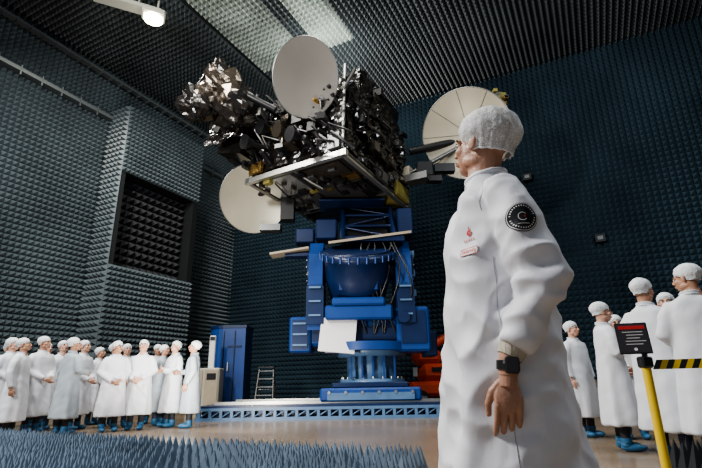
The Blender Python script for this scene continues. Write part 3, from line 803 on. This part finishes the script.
mb.obj('step_ladder',['aluD','black'])
mb=MB()
mb.T=Matrix.Translation((3.05,17.7,0))@Matrix.Scale(1.5,4); c=Vector((0,0,0))
mb.box(c+Vector((0,0,.42)),(1.5,1.0,.34),0,bev=.08)
mb.box(c+Vector((.1,0,.78)),(1.2,.9,.42),0,bev=.15); mb.box(c+Vector((-.25,0,1.15)),(.7,.75,.4),0,bev=.14)
for sx in(-.5,.5):
    for sy in(-.42,.42):
        w=c+Vector((sx,sy,.2)); mb.tube([w-Vector((0,.1,0)),w+Vector((0,.1,0))],.2,1,24); mb.tube([w-Vector((0,.11,0)),w+Vector((0,.11,0))],.09,2,12)
mb.tube([c+Vector((-.3,0,1.3)),c+Vector((.5,0,1.75)),c+Vector((1.2,0,1.5))],.1,0,10)
mb.box(c+Vector((-.6,-.47,.8)),(.1,.04,.2),2); mb.box(c+Vector((.1,-.46,.85)),(.6,.03,.1),1)
mb.obj('red_boom_lift',['redm','black','alu'])
mb=MB()
p=Vector((1.80,3.0,0))
mb.tube([p,p+Z*.02,p+Z*.05],[.17,.17,.05],1,28); mb.tube([p+Z*.04,p+Z*.90],.026,0,20)
mb.tube([p+Z*.88,p+Z*.92,p+Z*.935],[.032,.032,.026],0,20)
mb.box(p+Vector((.0,0,.905)),(.07,.07,.07),1,bev=.01)
q=Vector((3.05,2.75,0))
mb.tube([q,q+Z*.02,q+Z*.05],[.17,.17,.05],1,28); mb.tube([q+Z*.04,q+Z*.94],.028,0,20); mb.tube([q+Z*.94,q+Z*.98],.034,0,20)
a0=p+Vector((.04,0,.89)); b0=q+Vector((-.03,0,.955)); n=34; hh=.028
L=(b0-a0)
for k in range(n):
    def P(t,s):
        t=min(max(t,0),1); return a0+L*t+Z*(-.02*math.sin(math.pi*t)+s*hh)
    t0,t1=k/n,(k+1)/n; sh_=.8/n
    mb.add([P(t0,-1),P(t1,-1),P(t1+sh_,1),P(t0+sh_,1)],[(0,1,2,3)],0 if k%2 else 1)
mb.obj('barrier_tape_stand',['yel','black'])
mb=MB()
mb.T=Matrix.Translation(p+Vector((-.045,-.0,1.05)))@Matrix.Rotation(math.radians(-14),4,'Z')@Matrix.Rotation(math.radians(-8),4,'X')
mb.box((0,0,0),(.185,.008,.195),0,bev=.003); mb.box((0,-.006,0),(.168,.004,.178),3)
mb.box((0,-.009,.066),(.148,.003,.022),2); 
for k in range(5): mb.box((.01*(k%2),-.009,.038-k*.019),(.115-.02*(k%3),.002,.004),1)
mb.tube([(-.0,-.008,-.070),(0,-.011,-.070)],.010,1,16)
mb.box((.045,.012,-.103),(.03,.014,.03),0)
mb.obj('warning_sign',['black','white','red','signd'])

# ------------------------------------------------------------------ lights
def area(name,loc,target,size,power,col=(1,1,1)):
    l=bpy.data.lights.new(name,'AREA'); l.energy=power; l.size=size; l.color=col
    o=bpy.data.objects.new(name,l); COL.objects.link(o); o.location=loc
    o.rotation_euler=(Vector(target)-Vector(loc)).to_track_quat('-Z','Y').to_euler(); return o
area('flood_light_key',(-8,2,9),(-1,7,1.2),1.5,1750,(1,.985,.96))
area('flood_light_side',(-9,8,12.5),(-2,13,3),2,1200,(1,.97,.90))
area('flood_light_right',(9,4,12),(3,10,1),2,750,(.92,.96,1))
area('ceiling_light_panel',(0,10,13.8),(0,11,0),3,700,(1,.97,.90))
area('ceiling_uplight',(-.5,15.5,11.8),(-.5,17.5,14.7),.8,230,(1,1,.94))
area('ceiling_light_left',(-7.1,13.85,13.5),(-6,12,0),.6,700,(1,.96,.85))
area('added_satellite_fill',(-3.0,8.5,.6),(-1,13,8.4),.6,330,(1,.95,.86))  # added fill from below to brighten the satellite underside, no fixture modelled
w=bpy.data.worlds.new('World'); bpy.context.scene.world=w; w.use_nodes=True
w.node_tree.nodes['Background'].inputs[0].default_value=(.72,.85,1,1); w.node_tree.nodes['Background'].inputs[1].default_value=.36
ts=bpy.data.scenes.get('tmp_scene')
if ts: bpy.data.scenes.remove(ts)
try:
    bpy.context.scene.view_settings.view_transform='AgX'; bpy.context.scene.view_settings.look='AgX - Medium High Contrast'
except Exception as ex: print(ex)
cam=bpy.data.cameras.new('camera'); co=bpy.data.objects.new('camera',cam); COL.objects.link(co)
cam.lens=24; cam.sensor_width=36; cam.clip_end=200
co.location=(0,0,.8)
co.rotation_euler=(Matrix.Rotation(math.radians(90+17.9),3,'X')@Matrix.Rotation(math.radians(-1.0),3,'Z')).to_euler()
bpy.context.scene.camera=co
